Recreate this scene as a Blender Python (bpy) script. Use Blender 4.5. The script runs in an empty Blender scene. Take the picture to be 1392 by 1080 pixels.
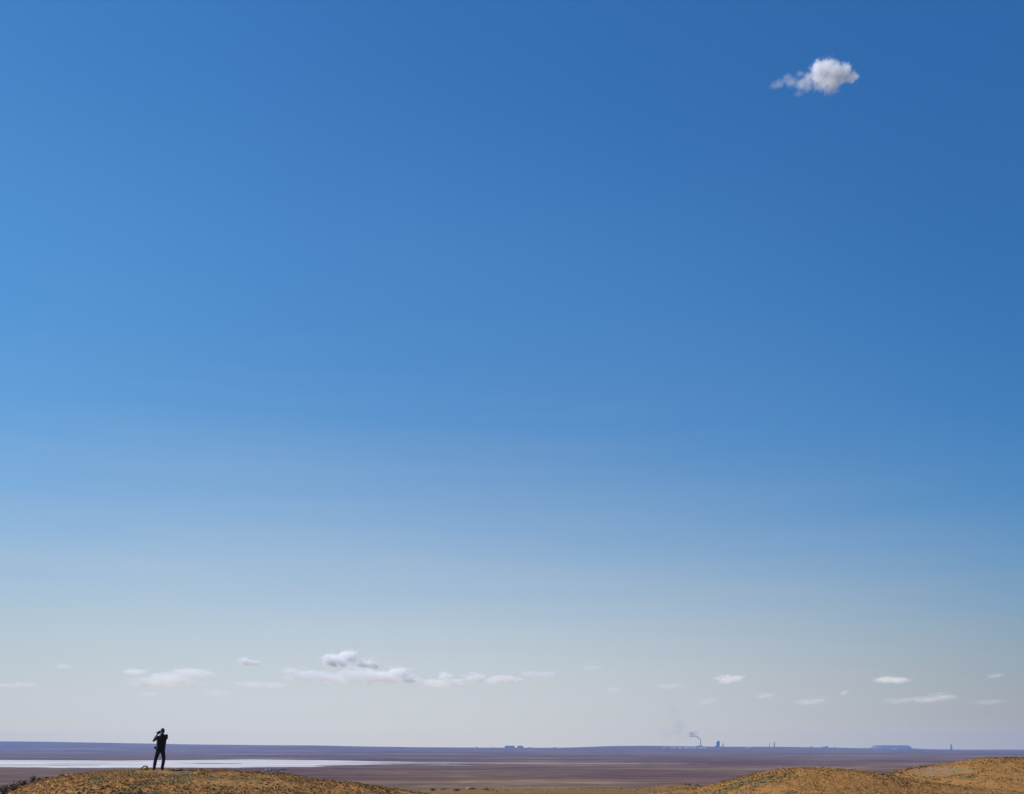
import bpy, bmesh, math, random
import numpy as np
from mathutils import Vector, Matrix, noise as mnoise

random.seed(7)
rng = np.random.default_rng(7)
scene = bpy.context.scene
col = scene.collection

# ------------------------------------------------------------------ viewpoint
F, CX, EYE = 1400.0, 696.0, 1011.5        # focal length, axis and eye level of the photograph (pixels)
SUN_AZ, SUN_EL = math.radians(-73), math.radians(49)   # azimuth from +Y, negative = left
PLAIN = -100.0                            # the plain lies 100 m below the eye
REARTH = 7.4e6

def P(u, v, D):
    return Vector(((u - CX) / F * D, D, (EYE - v) / F * D))

cam_d = bpy.data.cameras.new('camera')
cam = bpy.data.objects.new('camera', cam_d)
col.objects.link(cam)
cam.location = (0, 0, 0)
cam.rotation_euler = (math.radians(90), 0, 0)
cam_d.sensor_fit = 'HORIZONTAL'
cam_d.sensor_width = 36.0
cam_d.lens = 36.0 * F / 1392.0
cam_d.shift_y = (EYE - 540.0) / 1392.0
cam_d.clip_start = 0.1
cam_d.clip_end = 300000.0
scene.camera = cam

# ------------------------------------------------------------------ helpers
def tag(o, label=None, cat=None, group=None, kind=None):
    if label: o['label'] = label
    if cat: o['category'] = cat
    if group: o['group'] = group
    if kind: o['kind'] = kind
    return o

def link(name, me, mat=None, parent=None):
    o = bpy.data.objects.new(name, me)
    col.objects.link(o)
    if mat is not None:
        for m in (mat if isinstance(mat, (list, tuple)) else [mat]):
            me.materials.append(m)
    if parent is not None:
        o.parent = parent
    return o

def empty(name, loc, rz=0.0):
    o = bpy.data.objects.new(name, None)
    col.objects.link(o)
    o.location = loc
    o.rotation_euler = (0, 0, rz)
    o.empty_display_size = 0.2
    return o

def mesh_np(name, verts, faces, smooth=False, matidx=None):
    """verts (n,3), faces (m,k) all of one size"""
    me = bpy.data.meshes.new(name)
    verts = np.asarray(verts, dtype=np.float32)
    faces = np.asarray(faces, dtype=np.int32)
    k = faces.shape[1]
    me.vertices.add(len(verts)); me.vertices.foreach_set('co', verts.ravel())
    me.loops.add(faces.size); me.loops.foreach_set('vertex_index', faces.ravel())
    me.polygons.add(len(faces))
    me.polygons.foreach_set('loop_start', np.arange(0, faces.size, k, dtype=np.int32))
    if matidx is not None:
        me.polygons.foreach_set('material_index', np.asarray(matidx, dtype=np.int32))
    me.polygons.foreach_set('use_smooth', np.full(len(faces), smooth, dtype=bool))
    me.update(calc_edges=True)
    me.validate()
    return me

def bm_mesh(name, bm, smooth=True):
    me = bpy.data.meshes.new(name)
    bm.normal_update()
    bm.to_mesh(me); bm.free()
    for p in me.polygons: p.use_smooth = smooth
    return me

# numpy value noise
def _hash(i, j, seed):
    n = (i * 374761393 + j * 668265263 + seed * 1274126177) & 0xffffffff
    n = ((n ^ (n >> 13)) * 1274126177) & 0xffffffff
    return ((n ^ (n >> 16)) & 0xffff) / 65535.0

def vnoise(x, y, seed=0):
    x = np.asarray(x, float); y = np.asarray(y, float)
    i = np.floor(x).astype(np.int64); j = np.floor(y).astype(np.int64)
    fx = x - i; fy = y - j
    fx = fx * fx * (3 - 2 * fx); fy = fy * fy * (3 - 2 * fy)
    a = _hash(i, j, seed); b = _hash(i + 1, j, seed)
    c = _hash(i, j + 1, seed); d = _hash(i + 1, j + 1, seed)
    return (a * (1 - fx) + b * fx) * (1 - fy) + (c * (1 - fx) + d * fx) * fy - 0.5

def fbm(x, y, seed=0, octv=3):
    s = 0.0; a = 1.0
    for k in range(octv):
        s = s + a * vnoise(x * 2 ** k + 17.3 * k, y * 2 ** k + 5.1 * k, seed + k)
        a *= 0.5
    return s

# ------------------------------------------------------------------ materials
def new_mat(name):
    m = bpy.data.materials.new(name); m.use_nodes = True
    nt = m.node_tree
    return m, nt, nt.nodes, nt.links

def ramp(nodes, stops, interp='LINEAR'):
    r = nodes.new('ShaderNodeValToRGB')
    r.color_ramp.interpolation = interp
    e = r.color_ramp.elements
    while len(e) < len(stops): e.new(0.5)
    for k, (p, c) in enumerate(stops):
        e[k].position = p
        e[k].color = (c[0], c[1], c[2], 1) if not np.isscalar(c) else (c, c, c, 1)
    return r

def simple_mat(name, c, rough=0.7, var=0.25, scale=20.0, metal=0.0, bump=0.0):
    m, nt, N, L = new_mat(name)
    b = N['Principled BSDF']
    b.inputs['Roughness'].default_value = rough
    b.inputs['Metallic'].default_value = metal
    tc = N.new('ShaderNodeTexCoord')
    n = N.new('ShaderNodeTexNoise'); n.inputs['Scale'].default_value = scale; n.inputs['Detail'].default_value = 4
    L.new(tc.outputs['Object'], n.inputs['Vector'])
    r = ramp(N, [(0.3, tuple(v * (1 - var) for v in c)), (0.7, tuple(min(1, v * (1 + var)) for v in c))])
    L.new(n.outputs['Fac'], r.inputs['Fac'])
    L.new(r.outputs['Color'], b.inputs['Base Color'])
    if bump:
        bp = N.new('ShaderNodeBump'); bp.inputs['Strength'].default_value = 0.6; bp.inputs['Distance'].default_value = bump
        L.new(n.outputs['Fac'], bp.inputs['Height']); L.new(bp.outputs['Normal'], b.inputs['Normal'])
    return m

def math_n(N, L, op, a, b=None, clamp=False):
    n = N.new('ShaderNodeMath'); n.operation = op; n.use_clamp = clamp
    for k, v in enumerate((a, b)):
        if v is None: continue
        if isinstance(v, (int, float)): n.inputs[k].default_value = v
        else: L.new(v, n.inputs[k])
    return n.outputs[0]

def mix_c(N, L, fac, a, b):
    n = N.new('ShaderNodeMix'); n.data_type = 'RGBA'
    if isinstance(fac, (int, float)): n.inputs[0].default_value = fac
    else: L.new(fac, n.inputs[0])
    for k, v in ((6, a), (7, b)):
        if isinstance(v, tuple): n.inputs[k].default_value = (v[0], v[1], v[2], 1)
        else: L.new(v, n.inputs[k])
    return n.outputs[2]

def noise_n(N, L, vec, scale, detail=4, rough=0.55, sc=None):
    n = N.new('ShaderNodeTexNoise')
    n.inputs['Scale'].default_value = scale; n.inputs['Detail'].default_value = detail
    n.inputs['Roughness'].default_value = rough
    if sc is not None:
        mp = N.new('ShaderNodeMapping'); mp.inputs['Scale'].default_value = sc
        L.new(vec, mp.inputs['Vector']); vec = mp.outputs['Vector']
    L.new(vec, n.inputs['Vector'])
    return n.outputs['Fac']

def smooth_n(N, L, v, lo, hi):
    n = N.new('ShaderNodeMapRange'); n.interpolation_type = 'SMOOTHSTEP'
    L.new(v, n.inputs['Value'])
    n.inputs['From Min'].default_value = lo; n.inputs['From Max'].default_value = hi
    return n.outputs['Result']

# ------------------------------------------------------------------ sky and sun
SKY_STRENGTH = 0.1
EXPOSURE = 0.2
SKY_GAIN = (0.395, 0.668, 0.810); SKY_GAMMA = (1.1022, 0.8923, 0.6308)
HZ_COL = (0.5418, 0.5782, 0.6057); K_SKY, K_HZ = 0.1150, 2.152
HZ_S, HZ_P, HZ_AZ, HZ_K = 0.1870, 1.9538, -0.1932, 1.6
AIR_D, AIR_TOP, AIR_R = 3.3e-5, 320.0, 28000.0
AIR_L = (0.19, 0.345, 0.66)      # what the low air adds; the sky behind it is that much brighter
def make_world():
    w = bpy.data.worlds.new('World'); scene.world = w
    w.use_nodes = True
    nt = w.node_tree; N = nt.nodes; L = nt.links
    bg = N['Background']; bg.inputs['Strength'].default_value = SKY_STRENGTH / 2 ** EXPOSURE
    sky = N.new('ShaderNodeTexSky')
    sky.sky_type = 'NISHITA'
    sky.sun_disc = False
    sky.sun_elevation = SUN_EL
    sky.sun_rotation = SUN_AZ
    sky.altitude = 100
    sky.air_density = 1.0
    sky.dust_density = 0.2
    sky.ozone_density = 3.0
    # a polarised, saturated version of that sky
    sc = N.new('ShaderNodeSeparateColor'); L.new(sky.outputs['Color'], sc.inputs[0])
    cc = N.new('ShaderNodeCombineColor')
    for k in range(3):
        v = math_n(N, L, 'MULTIPLY', sc.outputs[k], 0.1)
        v = math_n(N, L, 'POWER', v, SKY_GAMMA[k])
        v = math_n(N, L, 'MULTIPLY', v, SKY_GAIN[k] / SKY_STRENGTH)
        L.new(v, cc.inputs[k])
    tc = N.new('ShaderNodeTexCoord').outputs['Generated']
    def toward(a):
        n = N.new('ShaderNodeVectorMath'); n.operation = 'DOT_PRODUCT'
        L.new(tc, n.inputs[0]); n.inputs[1].default_value = (math.sin(a), math.cos(a), 0)
        return n.outputs['Value']
    def scale_v(v, f):
        n = N.new('ShaderNodeVectorMath'); n.operation = 'SCALE'
        L.new(v, n.inputs[0]); L.new(f, n.inputs['Scale'])
        return n.outputs[0]
    base = scale_v(cc.outputs[0], math_n(N, L, 'ADD', math_n(N, L, 'MULTIPLY', toward(math.radians(-70)), K_SKY), 1.0))
    # the pale dusty layer, thicker towards the horizon and dimmed sideways, lens vignetting put into its colour
    d2 = math_n(N, L, 'SUBTRACT', toward(HZ_AZ), 0.95)
    hf = math_n(N, L, 'MAXIMUM', math_n(N, L, 'ADD', math_n(N, L, 'MULTIPLY', d2, K_HZ), 1.0), 0.55)
    thick = math_n(N, L, 'MAXIMUM', math_n(N, L, 'MULTIPLY', math_n(N, L, 'ADD', math_n(N, L, 'MULTIPLY', d2, HZ_K), 1.0), HZ_S), 0.09)
    wisp = noise_n(N, L, tc, 1.0, 5, 0.6, (2.2, 2.2, 26.0))
    thick = math_n(N, L, 'MULTIPLY', thick, math_n(N, L, 'ADD', math_n(N, L, 'MULTIPLY', math_n(N, L, 'SUBTRACT', wisp, 0.5), 0.36), 1.0))
    sep = N.new('ShaderNodeSeparateXYZ'); L.new(tc, sep.inputs[0])
    el = math_n(N, L, 'MAXIMUM', sep.outputs['Z'], 0.0001)
    def expo(sc_, p):
        v = math_n(N, L, 'POWER', math_n(N, L, 'DIVIDE', el, sc_), p)
        return math_n(N, L, 'POWER', 2.718281828, math_n(N, L, 'MULTIPLY', v, -1.0))
    def rgb(c):
        n = N.new('ShaderNodeRGB'); n.outputs[0].default_value = tuple(q / SKY_STRENGTH for q in c) + (1,)
        return n.outputs[0]
    mid = math_n(N, L, 'MULTIPLY', smooth_n(N, L, toward(HZ_AZ), 0.72, 0.90), math_n(N, L, 'SUBTRACT', 1.0, smooth_n(N, L, el, 0.40, 0.60)))
    lf = N.new('ShaderNodeVectorMath'); lf.operation = 'ADD'
    L.new(base, lf.inputs[0]); L.new(scale_v(rgb((0.018, 0.033, 0.042)), mid), lf.inputs[1])
    c = mix_c(N, L, expo(thick, HZ_P), lf.outputs[0], scale_v(rgb(HZ_COL), hf))
    pl = math_n(N, L, 'MINIMUM', math_n(N, L, 'DIVIDE', AIR_TOP, el), AIR_R)
    gain = math_n(N, L, 'SUBTRACT', math_n(N, L, 'POWER', 2.718281828, math_n(N, L, 'MULTIPLY', pl, AIR_D)), 1.0)
    sb = N.new('ShaderNodeVectorMath'); sb.operation = 'SUBTRACT'
    L.new(c, sb.inputs[0]); L.new(scale_v(rgb(AIR_L), math_n(N, L, 'ADD', math_n(N, L, 'MULTIPLY', hf, 0.65), 0.35)), sb.inputs[1])
    ad = N.new('ShaderNodeVectorMath'); ad.operation = 'ADD'
    L.new(c, ad.inputs[0]); L.new(scale_v(sb.outputs[0], gain), ad.inputs[1])
    L.new(ad.outputs[0], bg.inputs['Color'])
make_world()

sd = bpy.data.lights.new('sun', 'SUN')
sd.energy = 5.0
sd.angle = math.radians(0.53)
sd.color = (1.0, 0.96, 0.91)
sun = bpy.data.objects.new('sun', sd); col.objects.link(sun)
sdir = Vector((math.sin(SUN_AZ) * math.cos(SUN_EL), math.cos(SUN_AZ) * math.cos(SUN_EL), math.sin(SUN_EL)))
sun.rotation_euler = sdir.to_track_quat('Z', 'Y').to_euler()
sun.location = (-50, 0, 60)

# ------------------------------------------------------------------ near hill (the ground the man stands on)
def crest(u, pts):
    xs = [p[0] for p in pts]; ys = [p[1] for p in pts]
    # smooth the polyline a little
    k = np.zeros_like(u, dtype=float)
    for d in (-8, -4, 0, 4, 8): k = k + np.interp(u + d, xs, ys)
    return k / 5

HILLS = [  # depth, crest in photograph pixels, front slope, back slope, rounding
    (45.0, [(-600, 1180), (-200, 1105), (0, 1080.5), (20, 1073), (40, 1065), (70, 1058), (100, 1053.5), (160, 1048), (215, 1046.4), (260, 1046.8), (310, 1048.6), (350, 1050.6),
            (390, 1053), (430, 1060.5), (480, 1066.5), (520, 1071.5), (560, 1077), (700, 1095), (1000, 1150), (2000, 1400)], .22, .30, 5.0),
    (68.0, [(-600, 1400), (500, 1200), (800, 1096), (900, 1078), (940, 1073), (960, 1069), (1000, 1059), (1020, 1054), (1050, 1048.6), (1090, 1045), (1130, 1045), (1160, 1047), (1190, 1051.2),
            (1230, 1058), (1300, 1068), (1392, 1078), (1700, 1110), (2500, 1150)], .20, .30, 6.0),
    (104.0, [(-600, 1400), (700, 1200), (1100, 1072), (1150, 1061), (1195, 1053), (1240, 1044.5), (1270, 1040.8), (1300, 1036.6), (1330, 1032), (1350, 1030.8), (1392, 1030.4), (1500, 1031), (1700, 1040), (2500, 1070)], .20, .3, 8.0),
    (128.0, [(-600, 1400), (700, 1110), (830, 1081), (860, 1074), (880, 1071), (905, 1067.6), (935, 1066.8), (960, 1069.6), (985, 1073), (1010, 1078), (1200, 1110), (2500, 1400)], .2, .3, 7.0),
    (122.0, [(-600, 1300), (300, 1110), (480, 1084), (540, 1077.5), (560, 1075), (600, 1073.4), (640, 1072.4), (690, 1072.4), (720, 1073.2), (850, 1072.8), (880, 1073.6), (930, 1077), (1100, 1100), (2500, 1400)], .2, .3, 7.0),
]

def smax(a, b, k=0.25):
    m = np.maximum(a, b)
    return m + k * np.log(np.exp((a - m) / k) + np.exp((b - m) / k))

def hill_z(x, y, fine=True):
    x = np.asarray(x, float); y = np.asarray(y, float)
    r = np.hypot(x, y)
    yy = np.maximum(y, 2.0)
    u = np.clip(CX + F * x / yy, -600, 2500)
    z = -1.65 - 0.06 * r - 0.30 * np.sqrt(np.maximum(r - 128, 0) ** 2 + 400) + 6.0
    hz = np.full_like(z, -500.0)
    for (D, pts, sf, sb, w) in HILLS:
        Dc = D + 0.0 * u
        zc = (EYE - crest(u, pts)) / F * D
        t = yy - Dc
        s = np.where(t < 0, sf, sb)
        hz = np.maximum(hz, zc - s * (np.sqrt(t * t + w * w) - w))
    hz = np.where(y > 2.0, hz, -500.0)
    z = smax(z, np.maximum(hz, z - 20), 0.12)
    # lumps
    amp = np.clip((r - 3) / 20, 0, 1)
    z = z + amp * (0.10 * fbm(x / 2.2, y / 2.2, 3, 2) )
    if fine:
        z = z + amp * (0.07 * fbm(x / 0.45, y / 0.45, 11, 2) + 0.03 * vnoise(x / 0.13, y / 0.13, 23))
    return z

def gz(x, y):
    return float(hill_z(np.array([x]), np.array([y]))[0])

def build_hill():
    uf = np.arange(-160, 1560, 3.0)
    th = list(np.arctan((uf - CX) / F))
    a0, a1 = th[0], th[-1]
    nco = 64
    rest = np.linspace(a1, a0 + 2 * math.pi, nco + 1)[1:-1]
    th = np.array(th + list(rest))
    r = np.concatenate([[0.4], np.geomspace(0.8, 33, 40), np.arange(33.2, 54, 0.16), np.arange(54, 80, 0.3), np.arange(80, 140, 0.5), np.geomspace(140, 460, 40)])
    T, R = np.meshgrid(th, r)
    X = np.sin(T) * R; Y = np.cos(T) * R
    Z = np.maximum(hill_z(X, Y), PLAIN - 1.2)
    nr, nc = X.shape
    verts = np.stack([X, Y, Z], -1).reshape(-1, 3)
    i = np.arange(nr - 1)[:, None] * nc; j = np.arange(nc)[None, :]; j2 = (j + 1) % nc
    f = np.stack([i + j, i + j2, i + nc + j2, i + nc + j], -1).reshape(-1, 4)
    f = f[:, ::-1]
    c = len(verts)
    me = mesh_np('hill', verts, f, smooth=True)
    # close the small hole under the viewpoint
    bm = bmesh.new(); bm.from_mesh(me)
    edges = [e for e in bm.edges if e.is_boundary and e.verts[0].co.length < 5]
    bmesh.ops.holes_fill(bm, edges=edges, sides=0)
    bm.to_mesh(me); bm.free()
    return me

def hill_mat():
    m, nt, N, L = new_mat('dry_hill_soil')
    b = N['Principled BSDF']; b.inputs['Roughness'].default_value = 0.95
    b.inputs['Specular IOR Level'].default_value = 0.1
    g = N.new('ShaderNodeNewGeometry').outputs['Position']
    big = noise_n(N, L, g, 0.16, 3)
    mid = noise_n(N, L, g, 0.9, 4, 0.6)
    fine = noise_n(N, L, g, 5.5, 5, 0.7)
    c1 = ramp(N, [(0.28, (0.1166, 0.0530, 0.0145)), (0.45, (0.2332, 0.1093, 0.0302)), (0.60, (0.3291, 0.1620, 0.0465)), (0.78, (0.4115, 0.2382, 0.0930))])
    L.new(fine, c1.inputs['Fac'])
    c2 = ramp(N, [(0.25, (0.0525, 0.0455, 0.0210)), (0.55, (0.1190, 0.0980, 0.0385)), (0.8, (0.2310, 0.1820, 0.0840))])
    L.new(fine, c2.inputs['Fac'])
    olive = smooth_n(N, L, math_n(N, L, 'ADD', math_n(N, L, 'MULTIPLY', mid, 0.6), math_n(N, L, 'MULTIPLY', big, 0.4)), 0.49, 0.60)
    c = mix_c(N, L, olive, c1.outputs['Color'], c2.outputs['Color'])
    # pale bare sandy soil on the saddle and in a bare patch
    c3 = ramp(N, [(0.3, (0.1064, 0.0580, 0.0206)), (0.7, (0.1756, 0.1062, 0.0451))])
    L.new(fine, c3.inputs['Fac'])
    sep = N.new('ShaderNodeSeparateXYZ'); L.new(g, sep.inputs[0])
    far = smooth_n(N, L, sep.outputs['Y'], 108, 114)
    def blob(cx, cy, rx, ry):
        dx = math_n(N, L, 'DIVIDE', math_n(N, L, 'SUBTRACT', sep.outputs['X'], cx), rx)
        dy = math_n(N, L, 'DIVIDE', math_n(N, L, 'SUBTRACT', sep.outputs['Y'], cy), ry)
        d = math_n(N, L, 'SQRT', math_n(N, L, 'ADD', math_n(N, L, 'MULTIPLY', dx, dx), math_n(N, L, 'MULTIPLY', dy, dy)))
        d = math_n(N, L, 'ADD', d, math_n(N, L, 'MULTIPLY', math_n(N, L, 'SUBTRACT', mid, 0.5), 1.4))
        return math_n(N, L, 'SUBTRACT', 1.0, smooth_n(N, L, d, 0.5, 1.15))
    bp_ = blob(*BARE)
    c = mix_c(N, L, math_n(N, L, 'MULTIPLY', far, 0.8), c, c3.outputs['Color'])
    c4 = ramp(N, [(0.3, (0.1630, 0.0974, 0.0450)), (0.7, (0.2607, 0.1624, 0.0808))])
    L.new(fine, c4.inputs['Fac'])
    c = mix_c(N, L, bp_, c, c4.outputs['Color'])
    L.new(c, b.inputs['Base Color'])
    bp = N.new('ShaderNodeBump'); bp.inputs['Strength'].default_value = 0.9; bp.inputs['Distance'].default_value = 0.08
    L.new(noise_n(N, L, g, 7, 5, 0.7), bp.inputs['Height']); L.new(bp.outputs['Normal'], b.inputs['Normal'])
    return m
BARE = (40.5, 97.5, 2.6, 4.0)
hill = link('hill', build_hill(), hill_mat())
tag(hill, kind='structure')

# ------------------------------------------------------------------ plain reaching the horizon
HPROF = [(-900, 1010), (-200, 1006.5), (0, 1007.6), (60, 1008.2), (120, 1009.3), (200, 1010.8), (260, 1012), (350, 1013), (430, 1013.5), (480, 1014.6), (560, 1016), (700, 1016.8), (760, 1016.8),
         (800, 1015.6), (830, 1014.4), (880, 1014), (930, 1014.6), (970, 1015.2), (1060, 1015.3), (1130, 1016.4), (1185, 1017.2), (1240, 1017.4), (1262, 1018.4), (1310, 1019), (1345, 1018.8), (1392, 1018.8), (2400, 1018)]
RIDGE = 24000.0
def plain_z(x, y, bumps=True):
    x = np.asarray(x, float); y = np.asarray(y, float)
    r = np.hypot(x, y)
    z = PLAIN - r * r / (2 * REARTH)
    yy = np.maximum(y, 1.0)
    u = np.clip(CX + F * x / yy, -900, 2400)
    zr = (EYE - crest(u, HPROF)) / F * RIDGE
    zf = PLAIN - RIDGE ** 2 / (2 * REARTH)
    t = np.clip((yy - 13000) / (RIDGE - 13000), 0, 1)
    front = np.where((y > 0) & (np.abs(x) < 1.6 * yy), 1.0, 0.0) * np.clip((1.6 * yy - np.abs(x)) / (0.5 * yy + 1), 0, 1)
    lift = np.maximum(zr - zf, 0) * t * t * (3 - 2 * t) * front
    z = z + lift
    return z

def build_plain():
    uf = np.arange(-200, 1600, 8.0)
    th = list(np.arctan((uf - CX) / F))
    rest = np.linspace(th[-1], th[0] + 2 * math.pi, 49)[1:-1]
    th = np.array(th + list(rest))
    r = np.concatenate([[1.0, 100, 300], np.geomspace(450, 12000, 40), np.linspace(12500, 27500, 42)])
    T, R = np.meshgrid(th, r)
    X = np.sin(T) * R; Y = np.cos(T) * R
    Z = plain_z(X, Y)
    nr, nc = X.shape
    verts = np.stack([X, Y, Z], -1).reshape(-1, 3)
    i = np.arange(nr - 1)[:, None] * nc; j = np.arange(nc)[None, :]; j2 = (j + 1) % nc
    f = np.stack([i + j, i + nc + j, i + nc + j2, i + j2], -1).reshape(-1, 4)
    return mesh_np('ground', verts, f, smooth=True)

def plain_mat():
    m, nt, N, L = new_mat('steppe_plain')
    b = N['Principled BSDF']; b.inputs['Roughness'].default_value = 1.0
    b.inputs['Specular IOR Level'].default_value = 0.0
    g = N.new('ShaderNodeNewGeometry').outputs['Position']
    wv = N.new('ShaderNodeTexNoise'); wv.inputs['Scale'].default_value = 0.0009; wv.inputs['Detail'].default_value = 3; L.new(g, wv.inputs['Vector'])
    sw = N.new('ShaderNodeVectorMath'); sw.operation = 'SCALE'; sw.inputs['Scale'].default_value = 700.0; L.new(wv.outputs['Color'], sw.inputs[0])
    aw = N.new('ShaderNodeVectorMath'); aw.operation = 'ADD'; L.new(g, aw.inputs[0]); L.new(sw.outputs[0], aw.inputs[1])
    gw = aw.outputs[0]
    a1 = noise_n(N, L, gw, 1.0, 5, 0.62, (0.0010, 0.0026, 0.0))
    a2 = noise_n(N, L, gw, 1.0, 4, 0.6, (0.00022, 0.0006, 0.0))
    a = math_n(N, L, 'ADD', math_n(N, L, 'MULTIPLY', a1, 0.55), math_n(N, L, 'MULTIPLY', a2, 0.45))
    c = ramp(N, [(0.37, (0.0540, 0.0265, 0.0250)), (0.45, (0.0842, 0.0441, 0.0360)), (0.50, (0.1080, 0.0627, 0.0400)), (0.55, (0.1318, 0.0882, 0.0480)), (0.64, (0.2484, 0.1519, 0.1000))])
    L.new(a, c.inputs['Fac'])
    fine = noise_n(N, L, gw, 1.0, 6, 0.68, (0.006, 0.012, 0.0))
    fr = ramp(N, [(0.32, 0.6), (0.5, 1.0), (0.68, 1.5)]); L.new(fine, fr.inputs['Fac'])
    mu = N.new('ShaderNodeMix'); mu.data_type = 'RGBA'; mu.blend_type = 'MULTIPLY'; mu.inputs[0].default_value = 1
    L.new(c.outputs['Color'], mu.inputs[6]); L.new(fr.outputs['Color'], mu.inputs[7])
    L.new(mu.outputs[2], b.inputs['Base Color'])
    return m
ground = link('ground', build_plain(), plain_mat()); tag(ground, kind='structure')

# ------------------------------------------------------------------ salt lake
def on_plain(u, v):
    """point of the plain that the photograph shows at (u, v)"""
    s = (v - EYE) / F
    D = -PLAIN / s
    for _ in range(6):
        x = (u - CX) / F * D
        D = -float(plain_z(np.array([x]), np.array([D]))[0]) / s
    x = (u - CX) / F * D
    return Vector((x, D, float(plain_z(np.array([x]), np.array([D]))[0])))

def strip_sheet(name, us, far, near, rows, lift):
    xs = np.array([p[0] for p in far]); yf = np.array([p[1] for p in far])
    xn = np.array([p[0] for p in near]); yn = np.array([p[1] for p in near])
    V = []
    for k, u in enumerate(us):
        a = np.interp(u, xs, yf) + 0.35 * float(fbm(u / 34.0, 0.5, 41, 3)); b = np.interp(u, xn, yn) + 0.7 * float(fbm(u / 26.0, 9.5, 47, 4))
        pa, pb = on_plain(u, min(a, b - 0.05)), on_plain(u, b)
        for q in range(rows + 1):
            p = pb.lerp(pa, q / rows)
            z = float(plain_z(np.array([p.x]), np.array([p.y]))[0]) + lift
            V.append((p.x, p.y, z))
    n = rows + 1
    Fc = [(k * n + q, (k + 1) * n + q, (k + 1) * n + q + 1, k * n + q + 1) for k in range(len(us) - 1) for q in range(rows)]
    return mesh_np(name, np.array(V), np.array(Fc), smooth=True)

def salt_mat():
    m, nt, N, L = new_mat('salt_lake_crust')
    b = N['Principled BSDF']; b.inputs['Roughness'].default_value = 0.55
    g = N.new('ShaderNodeNewGeometry').outputs['Position']
    a = noise_n(N, L, g, 1.0, 5, 0.62, (0.0007, 0.011, 0.0))
    c = ramp(N, [(0.38, (0.20, 0.15, 0.115)), (0.43, (0.38, 0.32, 0.27)), (0.48, (0.51, 0.46, 0.42)), (0.56, (0.57, 0.525, 0.49)), (0.68, (0.61, 0.565, 0.53))])
    L.new(a, c.inputs['Fac'])
    sep = N.new('ShaderNodeSeparateXYZ'); L.new(g, sep.inputs[0])
    wet = noise_n(N, L, g, 1.0, 5, 0.65, (0.004, 0.012, 0.0))
    t = math_n(N, L, 'ADD', math_n(N, L, 'MULTIPLY', smooth_n(N, L, sep.outputs['X'], -1500, -150), 0.95), math_n(N, L, 'MULTIPLY', math_n(N, L, 'SUBTRACT', wet, 0.5), 1.6))
    L.new(mix_c(N, L, smooth_n(N, L, t, 0.30, 0.95), c.outputs['Color'], (0.20, 0.14, 0.11)), b.inputs['Base Color'])
    return m
SALT = salt_mat()
us = list(np.arange(-260, 965, 6.0))
far = [(-260, 1033), (0, 1033.6), (150, 1034.4), (350, 1033), (450, 1034), (560, 1036), (650, 1036.6), (760, 1037.2), (860, 1038.2), (960, 1038.8)]
near = [(-260, 1043), (0, 1043.4), (100, 1044), (200, 1044), (300, 1043.8), (425, 1043.2), (445, 1041.8), (500, 1040), (560, 1039.1), (650, 1038.4), (760, 1038.9), (860, 1039.0), (960, 1039.1)]
lake = link('lake', strip_sheet('lake', us, far, near, 6, 0.5), SALT); tag(lake, kind='structure')
lake2 = link('water', strip_sheet('water', list(np.arange(560, 665, 4.0)), [(560, 1040.3), (600, 1039.7), (660, 1041.2)], [(560, 1040.5), (600, 1040.8), (630, 1041.3), (660, 1041.4)], 3, 0.5), SALT)
tag(lake2, kind='structure')

# low mud banks breaking the salt
MUD = simple_mat('wet_mud', (0.15, 0.10, 0.07), 0.8, 0.35, 0.004)
SAND = simple_mat('pale_mud', (0.36, 0.27, 0.19), 0.8, 0.25, 0.004)
def bank(u0, u1, va, vb, th, m):
    us_ = list(np.linspace(u0, u1, 14))
    mid_ = [va + (vb - va) * k / 13 for k in range(14)]
    w_ = [th * math.sin(math.pi * (k + 0.4) / 13.8) for k in range(14)]
    o = link('shore', strip_sheet('shore', us_, [(u, m_ - q) for u, m_, q in zip(us_, mid_, w_)], [(u, m_ + q * 0.4) for u, m_, q in zip(us_, mid_, w_)], 2, 1.0), m)
    tag(o, kind='structure')
bank(-60, 135, 1040.8, 1041.2, 0.9, SAND)
bank(60, 190, 1038.6, 1037.9, 0.5, SAND)
bank(232, 330, 1038.2, 1038.6, 0.55, MUD)
bank(425, 480, 1041.2, 1040.6, 0.7, MUD)
bank(520, 600, 1038.3, 1037.9, 0.35, MUD)

# ------------------------------------------------------------------ dry grass
GM = [simple_mat('grass_gold', (0.3618, 0.1731, 0.0354), 0.8, 0.35, 1.3), simple_mat('grass_straw', (0.4673, 0.2949, 0.1099), 0.8, 0.3, 1.3),
      simple_mat('grass_olive', (0.1507, 0.1106, 0.0275), 0.8, 0.35, 1.3), simple_mat('grass_brown', (0.0641, 0.0443, 0.0196), 0.85, 0.3, 1.3)]

def scatter(n, u0, u1, d0, d1):
    u = rng.uniform(u0, u1, n); D = rng.uniform(d0, d1, n)
    x = (u - CX) / F * D
    return x, D

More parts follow.
